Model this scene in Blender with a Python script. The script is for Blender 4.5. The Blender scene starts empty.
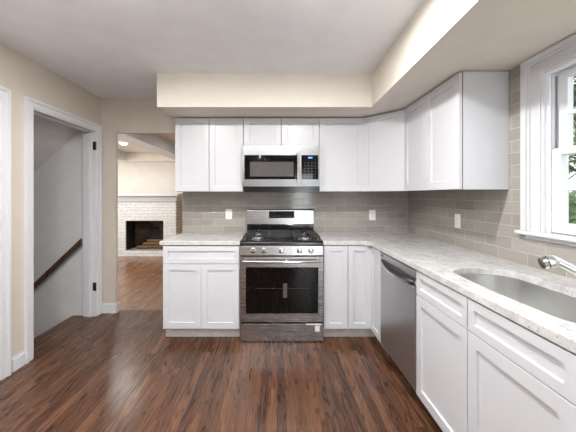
import bpy, bmesh, math, random
from mathutils import Vector, Matrix
random.seed(7)
S = bpy.context.scene
COL = S.collection
PI = math.pi

# ------------------------------------------------------------------ camera
CAM_Z = 1.333
cd = bpy.data.cameras.new('camera'); cam = bpy.data.objects.new('camera', cd); COL.objects.link(cam)
cam.location = (0, 0, CAM_Z); cam.rotation_euler = (PI/2, 0, 0)
cd.sensor_width = 36; cd.lens = 18.0
cd.shift_x = 11/576; cd.shift_y = -20.5/576
cd.clip_start = .02
S.camera = cam

# ------------------------------------------------------------------ world and light levels
S.view_settings.view_transform = 'Standard'; S.view_settings.look = 'None'
S.view_settings.gamma = 1; S.view_settings.use_curve_mapping = False
S.view_settings.exposure = 0.0
W = bpy.data.worlds.new('overcast_sky'); S.world = W; W.use_nodes = True
W.node_tree.nodes['Background'].inputs[0].default_value = (.80, .88, 1.0, 1)
W.node_tree.nodes['Background'].inputs[1].default_value = 2.6
CAN_W = 33.0          # each kitchen downlight
FAR_CAN_W = 14.0      # each downlight of the room with the fireplace
UPLIGHT_W = 122.0        # added, unseen bowl uplight that brightens the ceiling behind the viewpoint
WINDOW_W = 35.0       # daylight through the window behind the camera

def area(name, loc, rot, sx, sy, power, color, shape='RECTANGLE', parent=None, spread=PI):
    l = bpy.data.lights.new(name, 'AREA'); l.shape = shape; l.size = sx
    if shape == 'RECTANGLE': l.size_y = sy
    l.energy = power; l.color = color; l.spread = spread
    o = bpy.data.objects.new(name, l); COL.objects.link(o); o.location = loc; o.rotation_euler = rot
    if parent:
        o.parent = parent; o.matrix_parent_inverse = Matrix.Translation(parent.location).inverted()
    return o
# daylight entering through the rear window (behind the camera), and added fill at the far room's made-up side window
area('rear_daylight', (.82, -3.0, 1.1), (PI/2+.3, 0, .12), .62, 1.9, WINDOW_W, (.93, .96, 1.0))
area('far_room_fill', (-5.3, 4.9, 1.2), (0, -PI/2-.35, 0), 1.3, 1.6, 45, (.96, .97, 1.0))

# ------------------------------------------------------------------ materials
def lin(c):
    return tuple(((x/255)/12.92 if x/255 <= .04045 else ((x/255+.055)/1.055)**2.4) for x in c) + (1,)
def newmat(name):
    m = bpy.data.materials.new(name); m.use_nodes = True
    nt = m.node_tree; b = nt.nodes['Principled BSDF']
    return m, nt, b
def setin(b, **k):
    for n, v in k.items():
        n = n.replace('_', ' ')
        if n in b.inputs: b.inputs[n].default_value = v
def noise(nt, scale, detail=4, rough=.5, vec=None, dist=0):
    n = nt.nodes.new('ShaderNodeTexNoise'); n.inputs['Scale'].default_value = scale
    n.inputs['Detail'].default_value = detail; n.inputs['Roughness'].default_value = rough
    n.inputs['Distortion'].default_value = dist
    if vec is not None: nt.links.new(vec, n.inputs['Vector'])
    return n
def ramp(nt, fac, stops):
    r = nt.nodes.new('ShaderNodeValToRGB'); e = r.color_ramp.elements
    e[0].position, e[0].color = stops[0]; e[1].position, e[1].color = stops[-1]
    for p, c in stops[1:-1]:
        x = e.new(p); x.color = c
    nt.links.new(fac, r.inputs[0]); return r
def math_(nt, op, a, b=None, c=None):
    n = nt.nodes.new('ShaderNodeMath'); n.operation = op
    for i, v in enumerate((a, b, c)):
        if v is None: continue
        if isinstance(v, (int, float)): n.inputs[i].default_value = v
        else: nt.links.new(v, n.inputs[i])
    return n.outputs[0]
def objcoord(nt, scale=(1,1,1), rot=(0,0,0), loc=(0,0,0)):
    t = nt.nodes.new('ShaderNodeTexCoord'); m = nt.nodes.new('ShaderNodeMapping')
    m.inputs['Scale'].default_value = scale; m.inputs['Rotation'].default_value = rot
    m.inputs['Location'].default_value = loc
    nt.links.new(t.outputs['Object'], m.inputs['Vector']); return m.outputs[0]
def bump(nt, b, h, strength=.2, dist=.002):
    n = nt.nodes.new('ShaderNodeBump'); n.inputs['Strength'].default_value = strength
    n.inputs['Distance'].default_value = dist
    nt.links.new(h, n.inputs['Height']); nt.links.new(n.outputs[0], b.inputs['Normal'])
def mix(nt, fac, a, b, mode='MIX'):
    n = nt.nodes.new('ShaderNodeMix'); n.data_type = 'RGBA'; n.blend_type = mode
    for s, v in ((n.inputs[0], fac), (n.inputs[6], a), (n.inputs[7], b)):
        if isinstance(v, (int, float)): s.default_value = v
        elif isinstance(v, tuple): s.default_value = v
        else: nt.links.new(v, s)
    return n.outputs[2]

def paint(name, rgb, rough=.5, var=.03, scale=6, bumps=.05):
    m, nt, b = newmat(name); v = objcoord(nt)
    c = lin(rgb); lo = tuple(x*(1-var) for x in c[:3])+(1,); hi = tuple(min(1, x*(1+var)) for x in c[:3])+(1,)
    n = noise(nt, scale, 3, .5, v); r = ramp(nt, n.outputs[0], [(.3, lo), (.7, hi)])
    nt.links.new(r.outputs[0], b.inputs['Base Color']); b.inputs['Roughness'].default_value = rough
    if bumps: n2 = noise(nt, 260, 2, .5, v); bump(nt, b, n2.outputs[0], bumps, .001)
    return m
def metal(name, rgb, rough=.28, stretch=(1, 1, 90), streak=.12, metallic=1.0):
    m, nt, b = newmat(name); v = objcoord(nt, stretch)
    n = noise(nt, 8, 4, .6, v)
    c = lin(rgb)
    r = ramp(nt, n.outputs[0], [(.25, tuple(x*(1-streak) for x in c[:3])+(1,)), (.75, tuple(min(1, x*(1+streak)) for x in c[:3])+(1,))])
    nt.links.new(r.outputs[0], b.inputs['Base Color'])
    rr = nt.nodes.new('ShaderNodeMapRange'); rr.inputs[3].default_value = rough*.96; rr.inputs[4].default_value = rough*1.05
    nt.links.new(n.outputs[0], rr.inputs[0]); nt.links.new(rr.outputs[0], b.inputs['Roughness'])
    b.inputs['Metallic'].default_value = metallic
    return m
def plain(name, rgb, rough=.4, metallic=0, emit=0, coat=0, ecol=None):
    m, nt, b = newmat(name); c = lin(rgb)
    v = objcoord(nt); n = noise(nt, 40, 2, .5, v)
    r = ramp(nt, n.outputs[0], [(.3, tuple(x*.96 for x in c[:3])+(1,)), (.7, tuple(min(1, x*1.03) for x in c[:3])+(1,))])
    nt.links.new(r.outputs[0], b.inputs['Base Color'])
    setin(b, Roughness=rough, Metallic=metallic, Coat_Weight=coat)
    if emit:
        b.inputs['Emission Color'].default_value = lin(ecol or rgb); b.inputs['Emission Strength'].default_value = emit
    return m

def wood_floor(name, dark, midc, light, width=.057, length=1.1, rough=.3, along='Y', grain=1.0):
    m, nt, b = newmat(name); L = nt.links
    tc = nt.nodes.new('ShaderNodeTexCoord'); sp = nt.nodes.new('ShaderNodeSeparateXYZ'); L.new(tc.outputs['Object'], sp.inputs[0])
    X, Y = (sp.outputs[0], sp.outputs[1]) if along == 'Y' else (sp.outputs[1], sp.outputs[0])
    xi = math_(nt, 'DIVIDE', X, width); col = math_(nt, 'FLOOR', xi)
    wn = nt.nodes.new('ShaderNodeTexWhiteNoise'); wn.noise_dimensions = '1D'; L.new(col, wn.inputs['W'])
    yo = math_(nt, 'ADD', math_(nt, 'DIVIDE', Y, length), math_(nt, 'MULTIPLY', wn.outputs[0], 7.3))
    row = math_(nt, 'FLOOR', yo)
    wn2 = nt.nodes.new('ShaderNodeTexWhiteNoise'); wn2.noise_dimensions = '2D'
    cb = nt.nodes.new('ShaderNodeCombineXYZ'); L.new(col, cb.inputs[0]); L.new(row, cb.inputs[1]); L.new(cb.outputs[0], wn2.inputs['Vector'])
    rid = wn2.outputs[0]
    # coordinates of the grain, shifted per board
    gv = nt.nodes.new('ShaderNodeCombineXYZ')
    L.new(X, gv.inputs[0]); L.new(Y, gv.inputs[1]); L.new(math_(nt, 'MULTIPLY', rid, 37.0), gv.inputs[2])
    def mapped(sx, sy):
        mp = nt.nodes.new('ShaderNodeMapping'); mp.inputs['Scale'].default_value = (sx, sy, 1)
        L.new(gv.outputs[0], mp.inputs['Vector']); return mp.outputs[0]
    big = noise(nt, 1.0, 2.0, .5, mapped(9, .75), .1)
    rings = math_(nt, 'SINE', math_(nt, 'MULTIPLY', big.outputs[0], 88.0))
    ringm = nt.nodes.new('ShaderNodeMapRange'); ringm.inputs[1].default_value = .45; ringm.inputs[2].default_value = .95
    L.new(rings, ringm.inputs[0])
    pores = noise(nt, 1.0, 3, .65, mapped(210, 7))
    fine = noise(nt, 1.0, 4, .6, mapped(34, 1.4))
    tone = mix(nt, math_(nt, 'MULTIPLY', rid, 1.0), midc, light)
    base = mix(nt, ramp(nt, fine.outputs[0], [(.3, (.2,.2,.2,1)), (.75, (1,1,1,1))]).outputs[0], mix(nt, .55, midc, tone), tone)
    pm = ramp(nt, pores.outputs[0], [(.45, (0,0,0,1)), (.6, (1,1,1,1))]).outputs[0]
    gfac = math_(nt, 'MULTIPLY', math_(nt, 'ADD', math_(nt, 'MULTIPLY', pm, .30), .70), ringm.outputs[0])
    gfac = math_(nt, 'MULTIPLY', gfac, .8*grain)
    c2 = mix(nt, gfac, base, dark)
    # seams between boards
    fx = math_(nt, 'FRACT', xi); ex = math_(nt, 'MINIMUM', fx, math_(nt, 'SUBTRACT', 1.0, fx))
    sx = math_(nt, 'LESS_THAN', ex, .012)
    fy = math_(nt, 'FRACT', yo); sy = math_(nt, 'LESS_THAN', fy, .0018)
    seam = math_(nt, 'MAXIMUM', sx, sy)
    c3 = mix(nt, math_(nt, 'MULTIPLY', seam, .6), c2, dark)
    L.new(c3, b.inputs['Base Color'])
    rr = nt.nodes.new('ShaderNodeMapRange'); rr.inputs[3].default_value = rough*.85; rr.inputs[4].default_value = rough*1.3
    L.new(fine.outputs[0], rr.inputs[0]); L.new(rr.outputs[0], b.inputs['Roughness'])
    hgt = math_(nt, 'SUBTRACT', math_(nt, 'MULTIPLY', gfac, -.4), seam)
    bump(nt, b, hgt, .22, .0012)
    return m

def tile_mat(name, axis, off=(0, 0)):
    m, nt, b = newmat(name); L = nt.links
    tc = nt.nodes.new('ShaderNodeTexCoord'); sp = nt.nodes.new('ShaderNodeSeparateXYZ'); L.new(tc.outputs['Object'], sp.inputs[0])
    cb = nt.nodes.new('ShaderNodeCombineXYZ')
    L.new(math_(nt, 'ADD', sp.outputs[0 if axis == 'X' else 1], off[0]), cb.inputs[0])
    L.new(math_(nt, 'ADD', sp.outputs[2], off[1]), cb.inputs[1])
    br = nt.nodes.new('ShaderNodeTexBrick'); L.new(cb.outputs[0], br.inputs['Vector'])
    br.offset = .5; br.inputs['Scale'].default_value = 1; br.inputs['Brick Width'].default_value = .229
    br.inputs['Row Height'].default_value = .0762; br.inputs['Mortar Size'].default_value = .0013
    br.inputs['Mortar Smooth'].default_value = .15; br.inputs['Bias'].default_value = 0
    br.inputs['Color1'].default_value = lin((153, 148, 141)); br.inputs['Color2'].default_value = lin((167, 162, 155))
    br.inputs['Mortar'].default_value = lin((196, 192, 185))
    mp = nt.nodes.new('ShaderNodeMapping'); mp.inputs['Scale'].default_value = (6, 90, 1); L.new(cb.outputs[0], mp.inputs['Vector'])
    n = noise(nt, 1, 3, .6, mp.outputs[0])
    st = ramp(nt, n.outputs[0], [(.3, (.90, .90, .90, 1)), (.7, (1, 1, 1, 1))])
    L.new(mix(nt, 1.0, br.outputs[0], st.outputs[0], 'MULTIPLY'), b.inputs['Base Color'])
    rr = nt.nodes.new('ShaderNodeMapRange'); rr.inputs[3].default_value = .13; rr.inputs[4].default_value = .7
    L.new(br.outputs[1], rr.inputs[0]); L.new(rr.outputs[0], b.inputs['Roughness'])
    wv = noise(nt, 9, 2, .5, cb.outputs[0])
    bump(nt, b, math_(nt, 'SUBTRACT', math_(nt, 'MULTIPLY', wv.outputs[0], .35), br.outputs[1]), .5, .0015)
    return m

def brick_mat(name, c1, c2, mortar, axis='X', bw=.2, rh=.067, rough=.75, soot=False):
    m, nt, b = newmat(name); L = nt.links
    tc = nt.nodes.new('ShaderNodeTexCoord'); sp = nt.nodes.new('ShaderNodeSeparateXYZ'); L.new(tc.outputs['Object'], sp.inputs[0])
    cb = nt.nodes.new('ShaderNodeCombineXYZ')
    L.new(sp.outputs[0 if axis == 'X' else 1], cb.inputs[0]); L.new(sp.outputs[2], cb.inputs[1])
    wob = noise(nt, 9, 2, .5, cb.outputs[0])
    dv = nt.nodes.new('ShaderNodeVectorMath'); dv.operation = 'MULTIPLY_ADD'
    L.new(wob.outputs['Color'], dv.inputs[0]); dv.inputs[1].default_value = (.012, .012, 0); L.new(cb.outputs[0], dv.inputs[2])
    br = nt.nodes.new('ShaderNodeTexBrick'); L.new(dv.outputs[0], br.inputs['Vector'])
    br.offset = .5; br.inputs['Scale'].default_value = 1; br.inputs['Brick Width'].default_value = bw
    br.inputs['Row Height'].default_value = rh; br.inputs['Mortar Size'].default_value = .006
    br.inputs['Mortar Smooth'].default_value = .4
    br.inputs['Color1'].default_value = lin(c1); br.inputs['Color2'].default_value = lin(c2); br.inputs['Mortar'].default_value = lin(mortar)
    n = noise(nt, 22, 4, .65, cb.outputs[0])
    st = ramp(nt, n.outputs[0], [(.32, (.80, .80, .80, 1)), (.55, (1, 1, 1, 1))])
    col = mix(nt, 1.0, br.outputs[0], st.outputs[0], 'MULTIPLY')
    if soot:
        n3 = noise(nt, 3.2, 3, .6, cb.outputs[0])
        s = ramp(nt, n3.outputs[0], [(.42, (.05, .05, .05, 1)), (.66, (1, 1, 1, 1))])
        col = mix(nt, 1.0, col, s.outputs[0], 'MULTIPLY')
    L.new(col, b.inputs['Base Color']); b.inputs['Roughness'].default_value = rough
    bump(nt, b, math_(nt, 'SUBTRACT', math_(nt, 'MULTIPLY', n.outputs[0], .5), br.outputs[1]), .8, .006)
    return m

def granite():
    m, nt, b = newmat('white_granite'); v = objcoord(nt)
    a = noise(nt, 11, 6, .66, v, .8); a_r = ramp(nt, a.outputs[0], [(.32, lin((184, 184, 184))), (.5, lin((204, 204, 203))), (.7, lin((218, 218, 217)))])
    s = noise(nt, 120, 3, .75, v); s_r = ramp(nt, s.outputs[0], [(.33, (.42, .41, .41, 1)), (.41, (.95, .95, .95, 1)), (.6, (1, 1, 1, 1))])
    vs = noise(nt, 2.6, 5, .7, v, 2.2)
    vein = ramp(nt, vs.outputs[0], [(.48, (1, 1, 1, 1)), (.5, (.82, .81, .81, 1)), (.52, (1, 1, 1, 1))])
    w = noise(nt, 55, 5, .8, v, .4); w_r = ramp(nt, w.outputs[0], [(.33, (.74, .73, .73, 1)), (.42, (1, 1, 1, 1)), (.8, (1, 1, 1, 1))])
    c = mix(nt, 1.0, a_r.outputs[0], s_r.outputs[0], 'MULTIPLY')
    c = mix(nt, 1.0, c, vein.outputs[0], 'MULTIPLY'); c = mix(nt, 1.0, c, w_r.outputs[0], 'MULTIPLY')
    nt.links.new(c, b.inputs['Base Color']); setin(b, Roughness=.12)
    return m
def glass():
    m = bpy.data.materials.new('clear_glass'); m.use_nodes = True; nt = m.node_tree; nt.nodes.clear()
    o = nt.nodes.new('ShaderNodeOutputMaterial'); t = nt.nodes.new('ShaderNodeBsdfTransparent'); g = nt.nodes.new('ShaderNodeBsdfGlossy')
    g.inputs['Roughness'].default_value = .02; t.inputs[0].default_value = (.97, .98, .97, 1)
    f = nt.nodes.new('ShaderNodeLayerWeight'); f.inputs[0].default_value = .5
    k = math_(nt, 'ADD', math_(nt, 'MULTIPLY', math_(nt, 'POWER', f.outputs['Facing'], 4.0), .6), .04)
    x = nt.nodes.new('ShaderNodeMixShader'); nt.links.new(k, x.inputs[0]); nt.links.new(t.outputs[0], x.inputs[1])
    nt.links.new(g.outputs[0], x.inputs[2]); nt.links.new(x.outputs[0], o.inputs[0]); return m
def leafmat(name, c1, c2):
    m, nt, b = newmat(name); v = objcoord(nt); n = noise(nt, 1.7, 4, .7, v)
    r = ramp(nt, n.outputs[0], [(.3, lin(c1)), (.7, lin(c2))]); nt.links.new(r.outputs[0], b.inputs['Base Color'])
    setin(b, Roughness=.7); return m

M = {}
M['wall'] = paint('beige_wall_paint', (200, 191, 179), .6)
M['soffit'] = paint('cream_soffit_paint', (217, 210, 199), .6)
M['ceiling'] = paint('ceiling_paint', (240, 240, 243), .7)
M['trim'] = paint('white_gloss_trim', (214, 215, 218), .3, .006, 3, 0)
M['cab'] = paint('white_cabinet_paint', (204, 205, 209), .32, .008, 3, 0)
M['gapshade'] = paint('brown_gap_shade_carcass', (112, 92, 76), .7, .1, 10, 0)  # brown carcass colour that paints in the shade of the door gaps
M['toe'] = paint('worn_white_toe_kick', (205, 200, 195), .6, .12, 14)
M['darktoe'] = plain('dark_brown_toe_kick', (52, 36, 28), .5)  # even dark brown over the whole toe kick
M['well'] = paint('stairwell_plaster', (208, 207, 206), .7, .035, 7, .3)
M['farwall'] = paint('far_room_cream', (230, 223, 213), .6)
M['farceil'] = paint('far_room_white', (236, 226, 212), .6)
M['floor'] = wood_floor('stained_oak_strip', lin((30, 17, 11)), lin((68, 42, 28)), lin((108, 74, 52)), rough=.25); M['floor'].node_tree.nodes['Principled BSDF'].inputs['Specular IOR Level'].default_value = .4
M['floor2'] = wood_floor('lighter_oak_strip', lin((66, 40, 26)), lin((118, 84, 60)), lin((146, 108, 80)), rough=.24, grain=.7)
M['tread'] = wood_floor('stair_oak', lin((46, 26, 18)), lin((104, 68, 48)), lin((128, 86, 62)), width=.25, length=3)
M['tileB'] = tile_mat('taupe_glass_tile_back', 'X', (.03, -.914))
M['tileR'] = tile_mat('taupe_glass_tile_side', 'Y', (-2.051, -.914))
M['granite'] = granite()
M['steel'] = metal('brushed_stainless', (172, 172, 173), .27, (.4, 1, 60), .05)
M['steelM'] = metal('microwave_stainless', (138, 138, 139), .3, (.4, 1, 60), .04)
M['steelV'] = metal('brushed_stainless_door', (196, 196, 198), .42, (1, 1, 60), .08)
M['sink'] = metal('satin_sink_steel', (214, 214, 212), .36, (30, 1, 1), .06)
M['chrome'] = metal('satin_nickel', (224, 223, 220), .3, (1, 1, 1), .04)
M['polish'] = metal('polished_steel', (225, 222, 218), .12, (1, 1, 1), .03)
M['black'] = plain('black_enamel', (12, 12, 13), .16)
M['iron'] = plain('cast_iron', (15, 15, 17), .45)
M['blackglass'] = plain('black_oven_glass', (9, 7, 6), .04); M['blackglass'].node_tree.nodes['Principled BSDF'].inputs['Specular IOR Level'].default_value = .25
M['greyglass'] = plain('grey_screen_glass', (78, 76, 76), .12, coat=.5)
M['dkgrey'] = plain('dark_plastic', (38, 38, 40), .4)
M['rubber'] = plain('dark_rubber', (62, 58, 56), .55)
M['white_plastic'] = plain('white_plastic', (240, 240, 238), .3)
M['slot'] = plain('socket_slot', (70, 68, 66), .5)
M['button'] = plain('pale_button_print', (118, 120, 126), .4)
M['clock'] = plain('blue_clock_digits', (60, 110, 190), .4, emit=1.4, ecol=(90, 160, 255))
M['sticker'] = plain('white_paper_sticker', (226, 224, 220), .6)
M['rail'] = wood_floor('dark_walnut_rail', lin((30, 18, 13)), lin((72, 50, 38)), lin((92, 66, 50)), width=.5, length=6)
M['hinge'] = metal('aged_bronze_hinge', (84, 70, 60), .4)
M['brickW'] = brick_mat('painted_white_brick', (230, 230, 228), (222, 221, 219), (204, 203, 202))
M['brickS'] = brick_mat('cream_side_brick', (232, 220, 204), (214, 200, 182), (150, 134, 116), axis='Y')
M['fire'] = brick_mat('sooty_firebrick', (96, 78, 58), (74, 60, 46), (30, 26, 22), soot=True)
M['fireS'] = brick_mat('sooty_firebrick_side', (66, 58, 50), (40, 36, 32), (18, 16, 15), axis='Y', soot=True)
M['ash'] = paint('grey_hearth_ash', (150, 144, 136), .9, .2, 20)
M['log'] = paint('split_firewood', (112, 86, 58), .9, .35, 30, .6)
M['bark'] = paint('grey_brown_bark', (92, 80, 68), .9, .3, 12, .8)
M['glass'] = glass()
M['vinyl'] = paint('white_sash_paint', (236, 238, 242), .35, .006, 3, 0)
M['track'] = plain('grey_sash_channel', (150, 152, 156), .4)
M['bulb'] = plain('downlight_lens', (255, 252, 246), .4, emit=26, ecol=(255, 250, 244))
M['grass'] = leafmat('lawn_and_leaf_litter', (120, 112, 70), (188, 164, 112))
M['leafA'] = leafmat('dark_green_leaves', (62, 82, 50), (120, 142, 88))
M['leafB'] = leafmat('olive_leaves', (110, 120, 72), (176, 176, 116))
M['siding'] = paint('exterior_siding', (210, 208, 204), .7)

# ------------------------------------------------------------------ helpers
def BM(): return bmesh.new()
def box(bm, x0, x1, y0, y1, z0, z1):
    x0, x1 = sorted((x0, x1)); y0, y1 = sorted((y0, y1)); z0, z1 = sorted((z0, z1))
    v = [bm.verts.new(p) for p in ((x0,y0,z0),(x1,y0,z0),(x1,y1,z0),(x0,y1,z0),(x0,y0,z1),(x1,y0,z1),(x1,y1,z1),(x0,y1,z1))]
    for f in ((0,3,2,1),(4,5,6,7),(0,1,5,4),(1,2,6,5),(2,3,7,6),(3,0,4,7)): bm.faces.new([v[i] for i in f])
    return bm
def ring(bm, c, ax, r, seg, flat=None):
    ax = ax.normalized(); up = Vector((0,0,1)) if abs(ax.z) < .9 else Vector((0,1,0))
    a = ax.cross(up).normalized(); b_ = ax.cross(a).normalized()
    rx, ry = r if isinstance(r, tuple) else (r, r)
    return [bm.verts.new(c + a*rx*math.cos(2*PI*i/seg) + b_*ry*math.sin(2*PI*i/seg)) for i in range(seg)]
def tube(bm, pts, r, seg=12, caps=True):
    pts = [Vector(p) for p in pts]; n = len(pts)
    rs = r if isinstance(r, list) else [r]*n
    rings = []
    for i, p in enumerate(pts):
        d = (pts[min(i+1, n-1)] - pts[max(i-1, 0)])
        if d.length < 1e-9: d = Vector((0,0,1))
        rings.append(ring(bm, p, d, rs[i], seg))
    for a, b_ in zip(rings, rings[1:]):
        for i in range(seg): bm.faces.new((a[i], a[(i+1)%seg], b_[(i+1)%seg], b_[i]))
    if caps:
        bm.faces.new(rings[0][::-1]); bm.faces.new(rings[-1])
    return bm
def cyl(bm, c, axis, r, h, seg=24, r2=None):
    c = Vector(c); axis = Vector(axis).normalized()
    return tube(bm, [c, c+axis*h], [r, r if r2 is None else r2], seg)
def lathe(bm, c, axis, prof, seg=24):
    """prof: list of (distance along the axis, radius)"""
    c = Vector(c); axis = Vector(axis).normalized(); rings = []
    for h, r in prof: rings.append(ring(bm, c+axis*h, axis, max(r, 1e-4), seg))
    for a, b_ in zip(rings, rings[1:]):
        for i in range(seg): bm.faces.new((a[i], a[(i+1)%seg], b_[(i+1)%seg], b_[i]))
    bm.faces.new(rings[0][::-1]); bm.faces.new(rings[-1]); return bm
def prism(bm, poly, axis, a0, a1):
    """extrude a closed polygon of 2D points along an axis: X->(y,z), Y->(x,z), Z->(x,y)"""
    def P(p, a): return {'X': (a, p[0], p[1]), 'Y': (p[0], a, p[1]), 'Z': (p[0], p[1], a)}[axis]
    A = [bm.verts.new(P(p, a0)) for p in poly]; B = [bm.verts.new(P(p, a1)) for p in poly]; n = len(poly)
    bm.faces.new(A); bm.faces.new(B[::-1])
    for i in range(n): bm.faces.new((A[i], B[i], B[(i+1)%n], A[(i+1)%n]))
    return bm
def obj(name, bm, m, parent=None, bevel=0, smooth=False, seg=2, mat2=None, label=None):
    bmesh.ops.recalc_face_normals(bm, faces=bm.faces)
    me = bpy.data.meshes.new(name); bm.to_mesh(me); bm.free()
    me.materials.append(m)
    if mat2: me.materials.append(mat2)
    o = bpy.data.objects.new(name, me); COL.objects.link(o)
    if smooth:
        for p in me.polygons: p.use_smooth = True
        try: me.set_sharp_from_angle(angle=math.radians(38))
        except Exception: pass
    if parent:
        t = parent.location if parent.parent is None else Vector((0, 0, 0))
        o.parent = parent; o.matrix_parent_inverse = Matrix.Translation(t).inverted()
    if bevel:
        b = o.modifiers.new('bevel', 'BEVEL'); b.width = bevel; b.segments = seg; b.limit_method = 'ANGLE'; b.angle_limit = math.radians(40)
        b.harden_normals = False
    if label: o['label'] = label
    return o
def tag(o, label, cat, group=None, kind=None):
    o['label'] = label; o['category'] = cat
    if group: o['group'] = group
    if kind: o['kind'] = kind
    return o
def thing(name, loc, label, cat, group=None):
    o = bpy.data.objects.new(name, None); COL.objects.link(o); o.location = loc; o.empty_display_size = .05
    return tag(o, label, cat, group)
def struct(name, bm, m, bevel=0, parent=None):
    o = obj(name, bm, m, parent, bevel)
    if not parent: o['kind'] = 'structure'
    return o
def structroot(name, loc):
    o = bpy.data.objects.new(name, None); COL.objects.link(o); o.location = loc; o['kind'] = 'structure'; return o

# =================================================================== SETTING
BW = 3.27      # back wall plane
RW = 1.496     # right wall plane
LW = -2.0      # left wall plane
CZ = 2.438
REAR = -2.8
# floors
struct('floor', box(BM(), -2.25, RW+.1, REAR, 3.353, -.05, 0), M['floor'])
struct('floor', box(BM(), -5.0, 1.2, 3.353, 6.9, -.05, -.0005), M['floor2'])
# ceiling
struct('ceiling', box(BM(), -2.13, RW+.125, REAR, 3.31, CZ, CZ+.08), M['ceiling'])
struct('ceiling', box(BM(), -5.0, 1.2, 3.31, 6.9, 2.32, 2.40), M['farceil'])
# back wall with the cased-free opening to the far room
OX0, OX1, OZ = -1.83, -1.07, 2.043
bm = BM(); box(bm, -2.13, OX0, BW, 3.31, 0, CZ); box(bm, OX0, OX1, BW, 3.31, OZ, CZ); box(bm, OX1, RW+.125, BW, 3.39, 0, CZ)
struct('wall_back', bm, M['wall'])
# left wall: stair door opening Y 2.34..3.19, second door Y 1.22..2.08
D0, D1, DZ = 2.34, 3.19, 2.055
E0, E1 = 1.22, 2.08
bm = BM()
box(bm, -2.13, LW, REAR, E0, 0, CZ); box(bm, -2.13, LW, E0, E1, DZ, CZ); box(bm, -2.13, LW, E1, D0, 0, CZ)
box(bm, -2.13, LW, D0, D1, DZ, CZ); box(bm, -2.13, LW, D1, BW, 0, CZ)
struct('wall_left', bm, M['wall'])
# right wall with the window opening
WY0, WY1, WZ0, WZ1 = .66, 1.60, 1.125, 2.015
bm = BM(); XR = RW+.125
q0, q1, q2, q3 = WY0-.018, WY1+.018, WZ0-.022, WZ1+.018
box(bm, RW, XR, REAR, q0, 0, CZ); box(bm, RW, XR, q1, BW, 0, CZ); box(bm, RW, XR, q0, q1, 0, q2); box(bm, RW, XR, q0, q1, q3, CZ)
struct('wall_right', bm, M['wall'])
# rear wall (behind the camera) with a wide window
bm = BM()
box(bm, -2.13, .5, REAR-.12, REAR, 0, CZ); box(bm, 1.12, XR, REAR-.12, REAR, 0, CZ)
box(bm, .5, 1.12, REAR-.12, REAR, 0, .10); box(bm, .5, 1.12, REAR-.12, REAR, 2.2, CZ)
struct('wall_rear', bm, M['wall'])
# soffit over the cabinets (drywall box, slightly out of square on the window side)
bm = BM()
prism(bm, [(-1.087, 2.665), (.858, 2.665), (.858, 2.6651), (.80, -.1), (.76, REAR), (RW, REAR), (RW, BW), (-1.087, BW)], 'Z', 2.134, CZ)
for v in bm.verts:
    if abs(v.co.y-2.665) < .001: v.co.y = 2.607
for v in bm.verts:
    if abs(v.co.y-2.607) < .001 and abs(v.co.x-.858) < .001: v.co.x = .858
bmesh.ops.remove_doubles(bm, verts=bm.verts, dist=.0005)
struct('trim_1', bm, M['soffit'])
# tiled splashbacks
struct('wall_back_tile', box(BM(), OX1, RW-.01, BW-.01, BW, .905, 1.385), M['tileB'])
bm = BM()
box(bm, RW-.01, RW, -.1, 1.735, .905, 1.10); box(bm, RW-.01, RW, 1.735, BW-.0101, .905, 2.134); box(bm, RW-.01, RW, -.1, .53, 1.10, 2.134)
struct('wall_right_tile', bm, M['tileR'])
# baseboards
def bboard(bm, x0, x1, y0, y1, h=.112):
    box(bm, x0, x1, y0, y1, 0, h-.02)
    cx0, cx1, cy0, cy1 = x0, x1, y0, y1
    if abs(x1-x0) < abs(y1-y0): cx1 = x0 + (x1-x0)*.6
    else: cy0 = y1 - (y1-y0)*.6
    box(bm, cx0, cx1, cy0, cy1, h-.02, h)
bm = BM(); bboard(bm, LW, LW+.015, 2.166, 2.274); struct('baseboard_left', bm, M['trim'], .002)
bm = BM(); bboard(bm, LW, LW+.015, REAR, 1.13); struct('baseboard_left', bm, M['trim'], .002)
bm = BM(); box(bm, -2.0, OX0+.014, BW-.014, BW, 0, .098); box(bm, OX0, OX0+.014, BW, 3.325, 0, .098)
box(bm, -2.0, OX0+.008, BW-.008, BW, .098, .112); box(bm, OX0, OX0+.008, BW, 3.325, .098, .112)
struct('baseboard_back', bm, M['trim'], .002)
bm = BM(); box(bm, -2.0, .42, REAR, REAR+.015, 0, .11); box(bm, 1.20, RW, REAR, REAR+.015, 0, .11); struct('baseboard_rear', bm, M['trim'], .002)

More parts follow.
